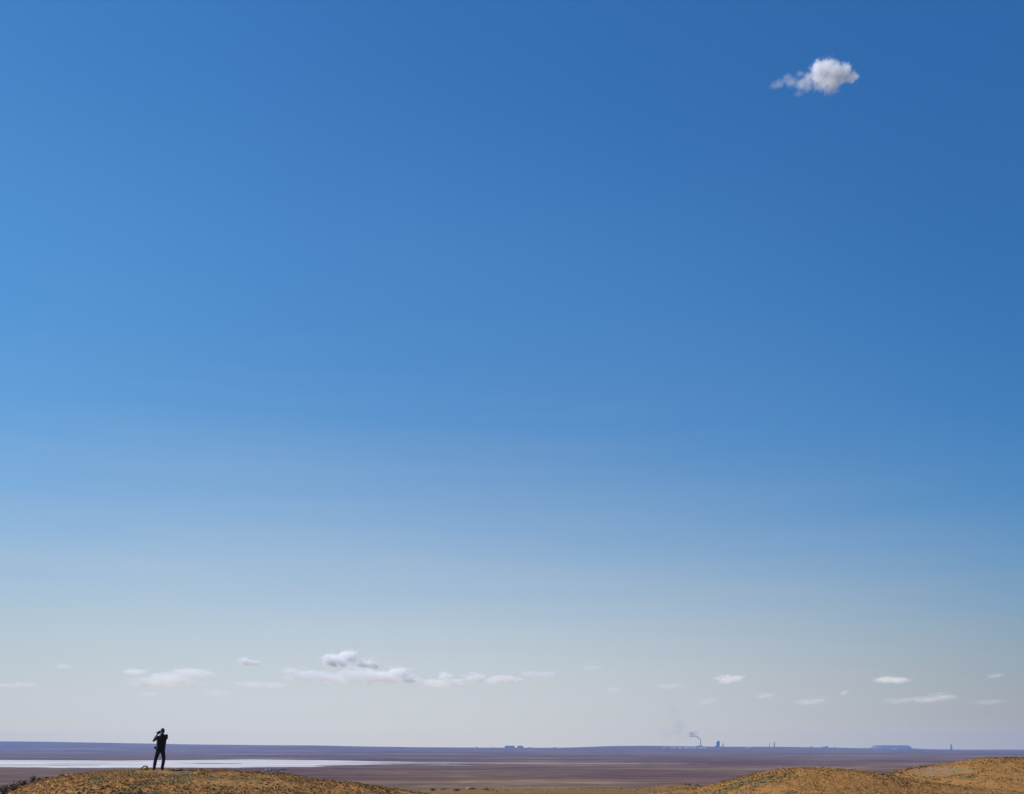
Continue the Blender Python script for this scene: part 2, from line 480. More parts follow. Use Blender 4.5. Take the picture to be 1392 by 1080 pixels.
def grass():
    XS, YS = [], []
    for (n, u0, u1, d0, d1) in ((21000, -60, 620, 35, 48.5), (15000, 880, 1470, 55, 73), (10500, 1120, 1500, 86, 110), (900, 540, 1010, 112, 132), (1200, 300, 900, 22, 34), (800, 900, 1470, 30, 54)):
        x, y = scatter(n, u0, u1, d0, d1); XS.append(x); YS.append(y)
    x = np.concatenate(XS); y = np.concatenate(YS)
    # sparser in places, none on the bare patch
    dens = fbm(x / 1.7, y / 1.7, 61, 2)
    keep = (dens > -0.28 + 0.25 * rng.random(len(x)) - 0.12)
    bare = ((x - BARE[0]) / BARE[2]) ** 2 + ((y - BARE[1]) / BARE[3]) ** 2 < 1.0
    keep &= ~(bare & (rng.random(len(x)) < 0.92))
    mx_ = (217.6 - CX) / F * 44.1
    keep &= ~((np.abs(x - mx_) < 0.42) & (y > 43.0) & (y < 45.2))
    px_ = (197 - CX) / F * 44.5
    keep &= ~((np.abs(x - px_) < 0.30) & (y > 43.3) & (y < 45.0))
    uu_ = CX + F * x / y
    keep &= ~((uu_ > 214) & (uu_ < 264) & (y > 42.4) & (y < 45.0))
    x = x[keep]; y = y[keep]
    z = hill_z(x, y)
    n = len(x); B = 10
    kind = 0.6 * fbm(x / 1.1, y / 1.1, 71, 3) + 0.75 * fbm(x / 5.0, y / 3.0, 83, 2) + 0.27 * rng.standard_normal(n) + np.where(y > 84, 0.03, -0.05)
    mi = np.where(kind < -0.22, 1, np.where(kind < 0.20, 0, np.where(kind < 0.42, 2, 3)))
    size = rng.uniform(0.32, 0.85, n) * (1 + np.clip((y - 48) / 45, 0, 1.4) * 0.6) * np.where(mi == 3, 1.1, 1.0)
    X = np.repeat(x, B); Y = np.repeat(y, B); Z = np.repeat(z, B); S = np.repeat(size, B); M = np.repeat(mi, B)
    k = n * B
    ang = rng.uniform(0, 2 * np.pi, k); rad = rng.uniform(0, 0.06, k) * S
    bx = X + np.cos(ang) * rad; by = Y + np.sin(ang) * rad; bz = Z - 0.015
    h = rng.uniform(0.04, 0.115, k) * S; lean = rng.uniform(0.1, 0.9, k) * h
    a2 = ang + rng.uniform(-0.6, 0.6, k)
    tx = bx + np.cos(a2) * lean; ty = by + np.sin(a2) * lean; tz = bz + h + 0.01
    wd = rng.uniform(0.006, 0.016, k) * S
    px, py = -np.sin(a2) * wd, np.cos(a2) * wd
    mx, my, mz = bx + (tx - bx) * 0.45, by + (ty - by) * 0.45, bz + (tz - bz) * 0.62
    V = np.stack([np.stack([bx - px, by - py, bz], -1), np.stack([bx + px, by + py, bz], -1),
                  np.stack([mx + px * .8, my + py * .8, mz], -1), np.stack([mx - px * .8, my - py * .8, mz], -1),
                  np.stack([tx, ty, tz], -1)], 1).reshape(-1, 3)
    o = np.arange(k)[:, None] * 5
    tri = np.concatenate([o + np.array([[0, 1, 2]]), o + np.array([[0, 2, 3]]), o + np.array([[3, 2, 4]])], 0)
    return mesh_np('dry_grass', V, tri, smooth=False, matidx=np.concatenate([M, M, M]))
go = link('dry_grass', grass(), GM); tag(go, kind='stuff')

def lump_mesh(name, n, pts_xyz, radii, mat):
    bm = bmesh.new(); bmesh.ops.create_icosphere(bm, subdivisions=1, radius=1)
    bm.verts.ensure_lookup_table()
    v0 = np.array([v.co[:] for v in bm.verts]); f0 = np.array([[v.index for v in f.verts] for f in bm.faces]); bm.free()
    nv = len(v0)
    jit = 1 + rng.uniform(-0.3, 0.3, (n, nv, 1))
    sc = rng.uniform(0.7, 1.3, (n, 1, 3)) * np.array([1, 1, 0.65])
    V = pts_xyz[:, None, :] + v0[None] * jit * sc * radii[:, None, None]
    Fc = (np.arange(n)[:, None, None] * nv + f0[None]).reshape(-1, 3)
    return link(name, mesh_np(name, V.reshape(-1, 3), Fc), mat)

def gravel():
    XS, YS = [], []
    for (n, u0, u1, d0, d1) in ((2600, -40, 600, 36, 48), (1500, 900, 1450, 56, 72), (900, 1150, 1480, 86, 108), (350, 545, 1000, 114, 130)):
        x, y = scatter(n, u0, u1, d0, d1); XS.append(x); YS.append(y)
    x = np.concatenate(XS); y = np.concatenate(YS)
    r = 0.018 + 0.05 * rng.random(len(x)) ** 3
    z = hill_z(x, y) + r * 0.2
    o = lump_mesh('gravel', len(x), np.stack([x, y, z], -1), r, simple_mat('earth_clod', (0.21, 0.135, 0.072), 0.95, 0.5, 0.8))
    tag(o, kind='stuff')
gravel()

# ------------------------------------------------------------------ single shrubs on the hill
STEM = simple_mat('shrub_stem', (0.075, 0.05, 0.032), 0.9, 0.3, 8)
LEAF = [simple_mat('shrub_leaf_dark', (0.0750, 0.0522, 0.0270), 0.85, 0.35, 9), simple_mat('shrub_leaf_olive', (0.1800, 0.1522, 0.0675), 0.85, 0.35, 9)]
def shrub(u, D, w, h, label, leaf=0, seed=0):
    r = np.random.default_rng(100 + seed)
    x = (u - CX) / F * D; z = gz(x, D)
    root = empty('shrub', (x, D, z - 0.01))
    tag(root, label, 'shrub', 'dark shrubs on the dry hill')
    nst = 26
    ang = r.uniform(0, 2 * np.pi, nst); sp = r.uniform(0.1, 1.0, nst)
    tip = np.stack([np.cos(ang) * sp * w / 2, np.sin(ang) * sp * w / 2, h * (1 - 0.55 * sp ** 2) * r.uniform(0.65, 1.05, nst)], -1)
    base = np.stack([np.cos(ang) * 0.10 * w * sp, np.sin(ang) * 0.10 * w * sp, np.zeros(nst)], -1)
    V, Fc = [], []
    t = max(0.005, 0.012 * w)
    for k in range(nst):
        midp = base[k] * 0.35 + tip[k] * 0.65 + np.array([0, 0, -0.06 * h])
        rings = []
        for p, rad in ((base[k], t), (midp, t * 0.7), (tip[k], t * 0.25)):
            i0 = len(V)
            for q in range(4):
                a = q * math.pi / 2
                V.append((p[0] + rad * math.cos(a), p[1] + rad * math.sin(a), p[2]))
            rings.append(i0)
        for a, b in zip(rings[:-1], rings[1:]):
            for q in range(4):
                Fc.append((a + q, a + (q + 1) % 4, b + (q + 1) % 4, b + q))
    link('stems', mesh_np('stems', np.array(V), np.array(Fc)), STEM, root)
    nl = 300
    kk = r.integers(0, nst, nl); tt = r.uniform(0.35, 1.05, nl)[:, None]
    c = base[kk] * (1 - tt) + tip[kk] * tt + r.normal(0, 0.045 * w, (nl, 3)) * np.array([1, 1, 0.7])
    c[:, 2] = np.maximum(c[:, 2], 0.012)
    d1 = r.normal(0, 1, (nl, 3)); d1 /= np.linalg.norm(d1, axis=1)[:, None]
    d2 = np.cross(d1, r.normal(0, 1, (nl, 3))); d2 /= np.linalg.norm(d2, axis=1)[:, None]
    s = (r.uniform(0.018, 0.04, nl) * (0.5 + 0.7 * w))[:, None]
    Vl = np.stack([c - d1 * s, c + d2 * s * .5, c + d1 * s, c - d2 * s * .5], 1).reshape(-1, 3)
    Fl = np.arange(nl)[:, None] * 4 + np.array([[0, 1, 2, 3]])
    link('foliage', mesh_np('foliage', Vl, Fl), LEAF[leaf], root)
    return root

SH = [(6, 44.6, 1.0, .42, 'dark bushy shrub at the very left edge of the dry slope, lowest of its line'),
      (19, 44.8, .85, .34, 'dark shrub low on the left slope, second from the left edge'),
      (32, 45.0, .75, .28, 'wide dark shrub mid-way up the line on the left slope'),
      (45, 45.1, .55, .30, 'taller dark brown shrub on the left skyline of the slope'),
      (54, 45.4, .30, .15, 'small dark shrub just above the taller brown one on the left slope'),
      (64, 45.3, .30, .13, 'small flat shrub standing apart where the left slope levels out'),
      (84, 45.3, .22, .09, 'tiny dark shrub on the left crest nearest to the backpack'),
      (588, 120.6, 1.1, .20, 'low dark shrub on the pale saddle, left of the broken row'),
      (603, 121.0, .8, .18, 'low brown shrub in the pale saddle beside the left low one'),
      (621, 119.5, 1.2, .22, 'spreading brown shrub on the pale saddle left of the pale boulder'),
      (643, 120.8, .9, .24, 'dark shrub right behind the pale boulder on the saddle'),
      (661, 120.0, 1.3, .24, 'long olive shrub on the pale saddle right of the boulder'),
      (931.5, 127.6, .42, .28, 'small round dark shrub on the little middle knoll'),
      (937, 127.6, .62, .32, 'bigger dark shrub on top of the little middle knoll'),
      (948, 127.2, .85, .20, 'low reddish brown shrub on the right flank of the middle knoll'),
      (955, 126.8, .75, .20, 'low dark shrub closest to the right hill beside the middle knoll')]
for k, s in enumerate(SH):
    shrub(*s, leaf=1 if k in (11,) else 0, seed=k)

def boulder(u, D, r_, label):
    x = (u - CX) / F * D
    bm = bmesh.new(); bmesh.ops.create_icosphere(bm, subdivisions=3, radius=1)
    for v in bm.verts:
        n = mnoise.fractal(v.co * 1.3 + Vector((u, 0, 0)), 1.0, 2.0, 4)
        v.co *= 1 + 0.28 * n
        v.co = Vector((v.co.x * r_, v.co.y * r_ * .8, v.co.z * r_ * .62))
    o = link('boulder', bm_mesh('boulder', bm, False), simple_mat('pale_stone', (0.42, 0.35, 0.27), 0.9, 0.25, 6, bump=0.02))
    o.location = (x, D, gz(x, D) + r_ * 0.22)
    tag(o, label, 'boulder')
boulder(637, 121.0, 0.26, 'pale grey-brown boulder lying among the low shrubs on the saddle')

# ------------------------------------------------------------------ the man with the camera
def frame_of(d):
    d = d.normalized()
    a = Vector((0, 0, 1)) if abs(d.z) < 0.9 else Vector((1, 0, 0))
    s = d.cross(a).normalized(); return s, d.cross(s).normalized()

def add_tube(bm, pts, rad, seg=12):
    pts = [Vector(p) for p in pts]
    rings = []
    for k, p in enumerate(pts):
        d = (pts[min(k + 1, len(pts) - 1)] - pts[max(k - 1, 0)])
        s, t = frame_of(d)
        if rings:
            pass
        rings.append([bm.verts.new(p + (s * math.cos(2 * math.pi * q / seg) + t * math.sin(2 * math.pi * q / seg)) * rad[k]) for q in range(seg)])
    for A, B in zip(rings[:-1], rings[1:]):
        for q in range(seg):
            bm.faces.new((A[q], A[(q + 1) % seg], B[(q + 1) % seg], B[q]))
    bm.faces.new(rings[0][::-1]); bm.faces.new(rings[-1])
    for k, p in enumerate(pts):
        add_ball(bm, p, (rad[k] * .99,) * 3)

def add_ball(bm, c, r, rot=None, sub=2):
    M = Matrix.Translation(Vector(c)) @ (rot.to_4x4() if rot is not None else Matrix.Identity(4)) @ Matrix.Diagonal((*r, 1))
    bmesh.ops.create_icosphere(bm, subdivisions=sub, radius=1, matrix=M)

def add_loft(bm, rings, f, r_, seg=20):
    R = []
    for (c, a, b) in rings:
        c = Vector(c)
        R.append([bm.verts.new(c + r_ * (a * math.cos(2 * math.pi * q / seg)) + f * (b * math.sin(2 * math.pi * q / seg))) for q in range(seg)])
    for A, B in zip(R[:-1], R[1:]):
        for q in range(seg):
            bm.faces.new((A[q], A[(q + 1) % seg], B[(q + 1) % seg], B[q]))
    bm.faces.new(R[0][::-1]); bm.faces.new(R[-1])

def fuse(bm, voxel, smooth_it=3):
    """one continuous surface from overlapping shapes"""
    bmesh.ops.recalc_face_normals(bm, faces=bm.faces)
    me = bpy.data.meshes.new('tmp'); bm.to_mesh(me); bm.free()
    o = bpy.data.objects.new('tmp', me); col.objects.link(o)
    md = o.modifiers.new('r', 'REMESH'); md.mode = 'VOXEL'; md.voxel_size = voxel; md.use_smooth_shade = True
    if smooth_it:
        s = o.modifiers.new('s', 'SMOOTH'); s.factor = 0.5; s.iterations = smooth_it
    dg = bpy.context.evaluated_depsgraph_get()
    out = bpy.data.meshes.new_from_object(o.evaluated_get(dg))
    bpy.data.objects.remove(o); bpy.data.meshes.remove(me)
    for p in out.polygons: p.use_smooth = True
    return out

SKIN = simple_mat('skin', (0.42, 0.25, 0.17), 0.55, 0.1, 30)
JACKET = simple_mat('jacket_black', (0.013, 0.013, 0.015), 0.9, 0.3, 25, bump=0.004)
TROUSER = simple_mat('trousers_navy', (0.014, 0.017, 0.034), 0.9, 0.3, 25, bump=0.004)
BOOT = simple_mat('boot_brown', (0.05, 0.018, 0.014), 0.6, 0.25, 30)
SOLE = simple_mat('boot_sole', (0.02, 0.018, 0.016), 0.9, 0.2, 30)
HAIR = simple_mat('hair_grey', (0.05, 0.05, 0.053), 0.85, 0.35, 60, bump=0.003)
BLACKP = simple_mat('camera_black', (0.012, 0.012, 0.013), 0.4, 0.2, 40)
GLASS = simple_mat('lens_glass', (0.02, 0.02, 0.03), 0.08, 0.1, 10)
NYLON = simple_mat('nylon_black', (0.012, 0.012, 0.014), 0.8, 0.25, 40, bump=0.002)

def build_man():
    D0 = 44.1
    ox = (217.6 - CX) / F * D0
    f = Vector((-0.60, 0.80, 0)).normalized(); r_ = Vector((f.y, -f.x, 0))
    fh = Vector((-0.74, 0.67, 0)).normalized(); rh = Vector((fh.y, -fh.x, 0))
    la, ra = Vector((-.25, -.02, 0)), Vector((.085, .02, 0))
    zl, zr = gz(ox + la.x, D0 + la.y), gz(ox + ra.x, D0 + ra.y)
    oz = 0.5 * (zl + zr) - 0.005
    zl -= oz; zr -= oz
    C = Vector((.085, 0, 1.50))
    LS, RS = C - r_ * .165 + Vector((0, 0, -.085)), C + r_ * .175 + Vector((0, 0, -.035))
    head = Vector((.095, .03, 1.675))
    camc = head + fh * .225 + Vector((-.02, 0, -.055))
    lens = camc + fh * .115
    # hands
    lpalm = lens + Vector((0, 0, -.062)); ld = (rh * .9 + fh * .3).normalized()
    rpalm = camc + rh * .082 + Vector((0, 0, -.012))
    lw = lpalm - ld * .050 + Vector((-.012, 0, -.045))
    rw = rpalm - fh * .065 + Vector((0, 0, -.03))
    LE = Vector((-.285, .03, 1.255)); RE = Vector((.19, .30, 1.37))
    lh, rhp = Vector((-.055, -.02, .88)), Vector((.10, .03, .88))
    lk, rk = Vector((-.19, .01, .47 + zl * .5)), Vector((.135, .07, .47 + zr * .5))
    lan, ran = la + Vector((0, 0, .095 + zl)), ra + Vector((0, 0, .095 + zr))

    def hand(bm, palm, d, n, s):
        rot = Matrix((d, s, n)).transposed()
        add_ball(bm, palm, (.048, .041, .015), rot)
        for k, (off, ln) in enumerate(((.030, .070), (.010, .078), (-.010, .073), (-.029, .058))):
            p0 = palm + d * .035 + s * off
            p1 = p0 + d * ln * .42 + n * ln * .10
            p2 = p1 + d * ln * .18 + n * ln * .34
            p3 = p2 - d * ln * .10 + n * ln * .28
            add_tube(bm, [p0, p1, p2, p3], [.0092, .0088, .0082, .0070], 8)
        q0 = palm - d * .018 + s * .030
        q1 = q0 + s * .030 + d * .012 + n * .008
        q2 = q1 + s * .012 + d * .024 + n * .018
        add_tube(bm, [q0, q1, q2], [.0125, .0105, .0085], 8)

    # ---- the body, one continuous mesh
    bm = bmesh.new()
    add_loft(bm, [((.02, 0, .86), .135, .095), ((.025, 0, .97), .15, .10), ((.05, 0, 1.12), .135, .09), ((.07, 0, 1.32), .16, .105), ((.082, 0, 1.45), .15, .085), ((.085, 0, 1.50), .07, .06)], f, r_)
    add_tube(bm, [C, C + Vector((0, .01, .06)), head + Vector((0, 0, -.05))], [.062, .055, .055])
    hr = Matrix((fh, rh, Vector((0, 0, 1)))).transposed()
    add_ball(bm, head + Vector((0, 0, .012)), (.096, .076, .105), hr, 3)           # skull
    add_ball(bm, head + fh * .032 + Vector((0, 0, -.055)), (.060, .054, .062), hr, 3)  # jaw
    add_ball(bm, head + fh * .080 + Vector((0, 0, -.082)), (.022, .024, .018), hr)   # chin
    add_tube(bm, [head + fh * .090 + Vector((0, 0, .015)), head + fh * .108 + Vector((0, 0, -.022)), head + fh * .096 + Vector((0, 0, -.030))], [.010, .014, .012], 8)  # nose
    add_tube(bm, [head + fh * .084 - rh * .024 + Vector((0, 0, -.056)), head + fh * .094 + Vector((0, 0, -.056)), head + fh * .084 + rh * .024 + Vector((0, 0, -.056))], [.006, .008, .006], 8)  # mouth
    add_tube(bm, [head + fh * .078 - rh * .045 + Vector((0, 0, .030)), head + fh * .090 + Vector((0, 0, .030)), head + fh * .078 + rh * .045 + Vector((0, 0, .030))], [.009, .010, .009], 8)  # brow
    for s in (-1, 1):
        add_ball(bm, head + rh * (.078 * s) - fh * .004 + Vector((0, 0, -.012)), (.020, .010, .032), hr)   # ear
    add_tube(bm, [LS, LE, lw], [.050, .038, .027]); add_tube(bm, [lw, lpalm], [.026, .024])
    add_tube(bm, [RS, RE, rw], [.050, .038, .027]); add_tube(bm, [rw, rpalm], [.026, .024])
    add_tube(bm, [lh, lk, lan], [.078, .052, .038]); add_tube(bm, [rhp, rk, ran], [.078, .052, .038])
    foot_l = Vector((-.55, .83, 0)).normalized(); foot_r = Vector((-.25, .97, 0)).normalized()
    for an, fd in ((lan, foot_l), (ran, foot_r)):
        add_tube(bm, [an - fd * .03 + Vector((0, 0, -.055)), an + fd * .09 + Vector((0, 0, -.06)), an + fd * .16 + Vector((0, 0, -.068))], [.034, .034, .024])
    hand(bm, lpalm, ld, Vector((0, 0, 1)), fh)
    hand(bm, rpalm, fh, -rh, Vector((0, 0, 1)))
    body = link('person', fuse(bm, .006, 2), SKIN)
    body.location = (ox, D0, oz)
    tag(body, 'person in a black jacket and navy trousers on the hill crest, holding a camera up', 'person')

    # ---- thin dark shells added over the hands
    for (w_, pl, d_, n_, s_) in ((lw, lpalm, ld, Vector((0, 0, 1)), fh), (rw, rpalm, fh, -rh, Vector((0, 0, 1)))):
        bm = bmesh.new(); hand(bm, pl, d_, n_, s_); add_tube(bm, [w_, pl], [.027, .025])
        me = fuse(bm, .006, 1)
        for v in me.vertices: v.co += v.normal * .0035
        link('hand_shell', me, NYLON, body)
    # ---- eyes
    for s in (-1, 1):
        bm = bmesh.new(); add_ball(bm, head + fh * .082 + rh * (.031 * s) + Vector((0, 0, .010)), (.012, .012, .012))
        link('eye', bm_mesh('eye', bm), GLASS, body)
    # ---- hair
    bm = bmesh.new()
    add_ball(bm, head - fh * .010 + Vector((0, 0, .030)), (.097, .084, .102), hr, 3)
    add_ball(bm, head - fh * .035 + Vector((0, 0, -.028)), (.070, .074, .070), hr, 3)
    add_ball(bm, head + fh * .030 + Vector((0, 0, .075)), (.060, .058, .050), hr, 3)
    for v in bm.verts:
        v.co += Vector(v.co - head).normalized() * 0.006 * mnoise.noise(v.co * 60)
    link('hair', fuse(bm, .008, 2), HAIR, body)
    # ---- jacket
    bm = bmesh.new()
    add_loft(bm, [((.03, -.005, .885), .195, .135), ((.032, -.005, .95), .192, .135), ((.045, 0, 1.06), .192, .135), ((.055, 0, 1.18), .203, .140), ((.07, 0, 1.33), .216, .146), ((.080, 0, 1.44), .188, .118), ((.085, 0, 1.50), .105, .085), ((.088, .005, 1.555), .072, .068), ((.09, .008, 1.575), .069, .065)], f, r_)
    add_tube(bm, [LS, LE, lw + (LE - lw) * .12], [.070, .050, .037]); add_tube(bm, [RS, RE, rw + (RE - rw) * .12], [.074, .056, .043])
    add_ball(bm, RS + Vector((.015, 0, .005)), (.072, .072, .075)); add_ball(bm, LS, (.07, .07, .072))
    # folds of cloth
    me = fuse(bm, .012, 3)
    for v in me.vertices:
        v.co += v.normal * (0.010 * mnoise.noise(Vector((v.co.x * 9, v.co.y * 9, v.co.z * 16))))
    link('jacket', me, JACKET, body)
    # ---- trousers
    bm = bmesh.new()
    add_loft(bm, [((.015, 0, .735), .105, .085), ((.02, 0, .80), .155, .112), ((.022, 0, .88), .168, .118), ((.03, 0, .985), .172, .120)], f, r_)
    add_tube(bm, [lh, lh.lerp(lk, .5), lk, lk.lerp(lan, .4), lan + Vector((0, 0, .0))], [.102, .092, .075, .072, .064])
    add_tube(bm, [rhp, rhp.lerp(rk, .5), rk, rk.lerp(ran, .4), ran + Vector((0, 0, .0))], [.102, .092, .075, .072, .064])
    me = fuse(bm, .011, 3)
    for v in me.vertices:
        v.co += v.normal * (0.009 * mnoise.noise(Vector((v.co.x * 11, v.co.y * 11, v.co.z * 14 + 3))))
    link('trousers', me, TROUSER, body)
    # ---- boots
    for an, fd in ((lan, foot_l), (ran, foot_r)):
        sd = Vector((fd.y, -fd.x, 0)); rot = Matrix((fd, sd, Vector((0, 0, 1)))).transposed()
        bm = bmesh.new()
        add_tube(bm, [an + Vector((0, 0, .05)), an + Vector((0, 0, -.045))], [.055, .050])
        add_ball(bm, an + fd * .055 + Vector((0, 0, -.055)), (.135, .048, .040), rot, 3)
        add_ball(bm, an + fd * .120 + Vector((0, 0, -.062)), (.070, .050, .034), rot, 3)
        bt = link('boot', fuse(bm, .008, 2), BOOT, body)
        bm = bmesh.new()
        add_loft(bm, [(an + fd * .055 + Vector((0, 0, -.102)), .052, .142), (an + fd * .055 + Vector((0, 0, -.084)), .052, .142)], fd, sd, 24)
        link('sole', bm_mesh('sole', bm, False), SOLE, bt)

    # ---- the camera he holds
    base = Vector((ox, D0, oz))
    bm = bmesh.new()
    rot = hr.to_4x4()
    bmesh.ops.create_cube(bm, size=1, matrix=rot @ Matrix.Diagonal((.052, .132, .090, 1)))
    bmesh.ops.create_cube(bm, size=1, matrix=Matrix.Translation(Vector((0, 0, .055))) @ rot @ Matrix.Diagonal((.060, .056, .034, 1)))
    bmesh.ops.create_cube(bm, size=1, matrix=Matrix.Translation(rh * .052 + fh * .018) @ rot @ Matrix.Diagonal((.050, .034, .086, 1)))
    bmesh.ops.bevel(bm, geom=bm.edges[:], offset=.006, segments=2, affect='EDGES')
    cb = link('photo_camera', bm_mesh('photo_camera', bm, False), BLACKP)
    cb.location = base + camc
    tag(cb, 'black camera with a stubby lens held up to the eye of the standing person', 'camera')
    bm = bmesh.new(); add_tube(bm, [fh * .02, fh * .06, fh * .10, fh * .12, fh * .165], [.036, .036, .037, .041, .041], 20)
    link('lens', bm_mesh('lens', bm, False), BLACKP, cb)
    bm = bmesh.new(); add_tube(bm, [fh * .163, fh * .2075], [.034, .034], 20)
    link('front_glass', bm_mesh('front_glass', bm), GLASS, cb)
    bm = bmesh.new(); add_tube(bm, [-fh * .028 + Vector((0, 0, .052)), -fh * .042 + Vector((0, 0, .052))], [.016, .018], 12)
    link('eyepiece', bm_mesh('eyepiece', bm, False), BLACKP, cb)
    # ---- pouch at his left hip
    bm = bmesh.new()
    add_ball(bm, (0, 0, 0), (.050, .055, .058), None, 3); add_ball(bm, (0, 0, .03), (.053, .057, .035), None, 3)
    pm = fuse(bm, .008, 2)
    po = link('pouch', pm, NYLON)
    po.location = base + Vector((-.195, -.02, .955))
    tag(po, 'small black pouch hanging at the left hip of the standing person', 'pouch')
    bm = bmesh.new(); add_tube(bm, [Vector((.0, 0, .05)), Vector((.035, 0, .085)), Vector((.09, 0, .09))], [.012, .012, .012], 8)
    link('strap', bm_mesh('strap', bm), NYLON, po)
build_man()

# ------------------------------------------------------------------ backpack on the crest
def build_pack():
    D = 44.5; x = (197 - CX) / F * D
    z = gz(x, D)
    yel = simple_mat('pack_yellow_green', (0.42, 0.34, 0.02), 0.7, 0.3, 25, bump=0.003)
    root = empty('backpack', (x, D, z))
    tag(root, 'small black and yellow-green backpack lying on the crest left of the person', 'backpack')
    bm = bmesh.new()
    add_ball(bm, (0, .02, .045), (.105, .08, .055), None, 3); add_ball(bm, (.03, 0, .06), (.085, .07, .05), None, 3)
    link('main_compartment', fuse(bm, .01, 3), yel, root)
    bm = bmesh.new()
    pts = [Vector((-.145, .0, .0)), Vector((-.11, -.01, .07)), Vector((-.05, -.01, .125)), Vector((.03, -.01, .145)), Vector((.085, 0, .125)), Vector((.10, .0, .09))]
    add_tube(bm, pts, [.014, .019, .021, .021, .019, .016], 10)
    root.scale = (1.25, 1.25, 1.25)
    link('padded_back', fuse(bm, .007, 2), NYLON, root)
    bm = bmesh.new(); add_tube(bm, [Vector((.08, -.05, .05)), Vector((.13, -.07, .03)), Vector((.16, -.05, .012))], [.01, .01, .01], 8)
    link('strap', bm_mesh('strap', bm), NYLON, root)
build_pack()

# ------------------------------------------------------------------ far works on the horizon
def box(bm, c, s):
    bmesh.ops.create_cube(bm, size=1, matrix=Matrix.Translation(Vector(c)) @ Matrix.Diagonal((*s, 1)))

CONC = simple_mat('grey_concrete', (0.16, 0.17, 0.19), 0.9, 0.15, 0.05)
DARKC = simple_mat('dark_cladding', (0.07, 0.09, 0.12), 0.8, 0.15, 0.05)
WHITEW = simple_mat('white_wall', (0.58, 0.58, 0.60), 0.8, 0.06, 0.05)
TAIL = simple_mat('tailings', (0.12, 0.125, 0.15), 0.95, 0.2, 0.01)
PX = RIDGE / F
def far_pos(u, D=RIDGE):
    x = (u - CX) / F * D
    return Vector((x, D, float(plain_z(np.array([x]), np.array([D]))[0])))

def top_h(u, v, D=RIDGE):
    return (EYE - v) / F * D - far_pos(u, D).z

def smokestack():
    p = far_pos(952.3); h = top_h(952.3, 1005.6)
    root = empty('smokestack', p); tag(root, 'tall thin factory smokestack on the horizon giving off dark smoke', 'smokestack')
    bm = bmesh.new()
    add_tube(bm, [Vector((0, 0, -5)), Vector((0, 0, h * .5)), Vector((0, 0, h))], [11, 8.5, 7], 20)
    link('shaft', bm_mesh('shaft', bm), DARKC, root)
    bm = bmesh.new(); box(bm, (0, 0, 6), (90, 50, 26)); box(bm, (-70, 10, 4), (60, 40, 18))
    link('boiler_house', bm_mesh('boiler_house', bm, False), CONC, root)
smokestack()

def headframe(u, v, w, label, side=True, base=True):
    p = far_pos(u); h = top_h(u, v)
    root = empty('headframe', p); tag(root, label, 'tower', 'mine towers on the horizon')
    bm = bmesh.new()
    box(bm, (w * .12, 0, h / 2 - 5), (w * .70, w * .7, h + 10))
    link('shaft_tower', bm_mesh('shaft_tower', bm, False), DARKC, root)
    if side:
        bm = bmesh.new(); box(bm, (-w * .40, 0, h * .45 - 5), (w * .34, w * .6, h * .90 + 10))
        link('lift_block', bm_mesh('lift_block', bm, False), CONC, root)
    if base:
        bm = bmesh.new(); box(bm, (-w * .75, 0, h * .06), (w * .8, w * .5, h * .22))
        link('annex', bm_mesh('annex', bm, False), CONC, root)
headframe(976.2, 1007.6, 4.0 * PX, 'wide double-slab mine tower on the horizon right of the smokestack')
headframe(982.6, 1011.0, 1.6 * PX, 'short narrow tower just right of the wide double-slab tower', False)
headframe(1052.3, 1009.0, 1.7 * PX, 'slim dark tower alone on the horizon beside a thin mast', False, False)

def mast():
    p = far_pos(1046); h = top_h(1046, 1010.4)
    o_bm = bmesh.new(); add_tube(o_bm, [Vector((0, 0, -5)), Vector((0, 0, h))], [6, 4], 8)
    box(o_bm, (0, 0, h * .8), (14, 14, 6))
    o = link('mast', bm_mesh('mast', o_bm, False), CONC); o.location = p
    tag(o, 'thin grey mast on the horizon left of the slim dark tower', 'mast')
mast()

def lighthouse():
    p = far_pos(1293); h = top_h(1293, 1011.4)
    root = empty('tower', p); tag(root, 'pale tower with a wider foot near the right end of the horizon', 'tower', 'mine towers on the horizon')
    bm = bmesh.new(); box(bm, (-4, 0, h / 2 - 5), (22, 22, h + 10)); link('shaft_tower', bm_mesh('shaft_tower', bm, False), DARKC, root)
    bm = bmesh.new(); box(bm, (12, 0, h * .2), (22, 26, h * .45)); link('annex', bm_mesh('annex', bm, False), CONC, root)
lighthouse()

def heap(u0, u1, v, shoulder, label, D=RIDGE - 600):
    um = (u0 + u1) / 2; p = far_pos(um, D); h = (EYE - v) / F * D - p.z
    w = (u1 - u0) / F * D; s = shoulder / F * D
    bm = bmesh.new(); n = 40
    rings = []
    for (k, zz) in ((0, -15), (.55, h * .62), (1, h), ):
        ring = []
        for q in range(n):
            a = 2 * math.pi * q / n
            rx = w / 2 - s * k; ry = max(w * .3 - s * k, 20)
            e = 0.45
            cx_ = math.copysign(abs(math.cos(a)) ** e, math.cos(a)); sy_ = math.copysign(abs(math.sin(a)) ** e, math.sin(a))
            jit = 1 + 0.03 * mnoise.noise(Vector((cx_ * 3 + um, sy_ * 3, k)))
            ring.append(bm.verts.new((rx * cx_ * jit, ry * sy_ * jit, zz + (h * .03 * mnoise.noise(Vector((cx_ * 4, sy_ * 4 + um, k))) if k else 0))))
        rings.append(ring)
    for A, B in zip(rings[:-1], rings[1:]):
        for q in range(n): bm.faces.new((A[q], A[(q + 1) % n], B[(q + 1) % n], B[q]))
    bm.faces.new(rings[-1])
    o = link('spoil_heap', bm_mesh('spoil_heap', bm, False), TAIL); o.location = p
    tag(o, label, 'spoil heap', 'spoil heaps on the horizon')
heap(1184, 1238, 1013.4, 6, 'long flat-topped spoil heap on the horizon, the largest one')
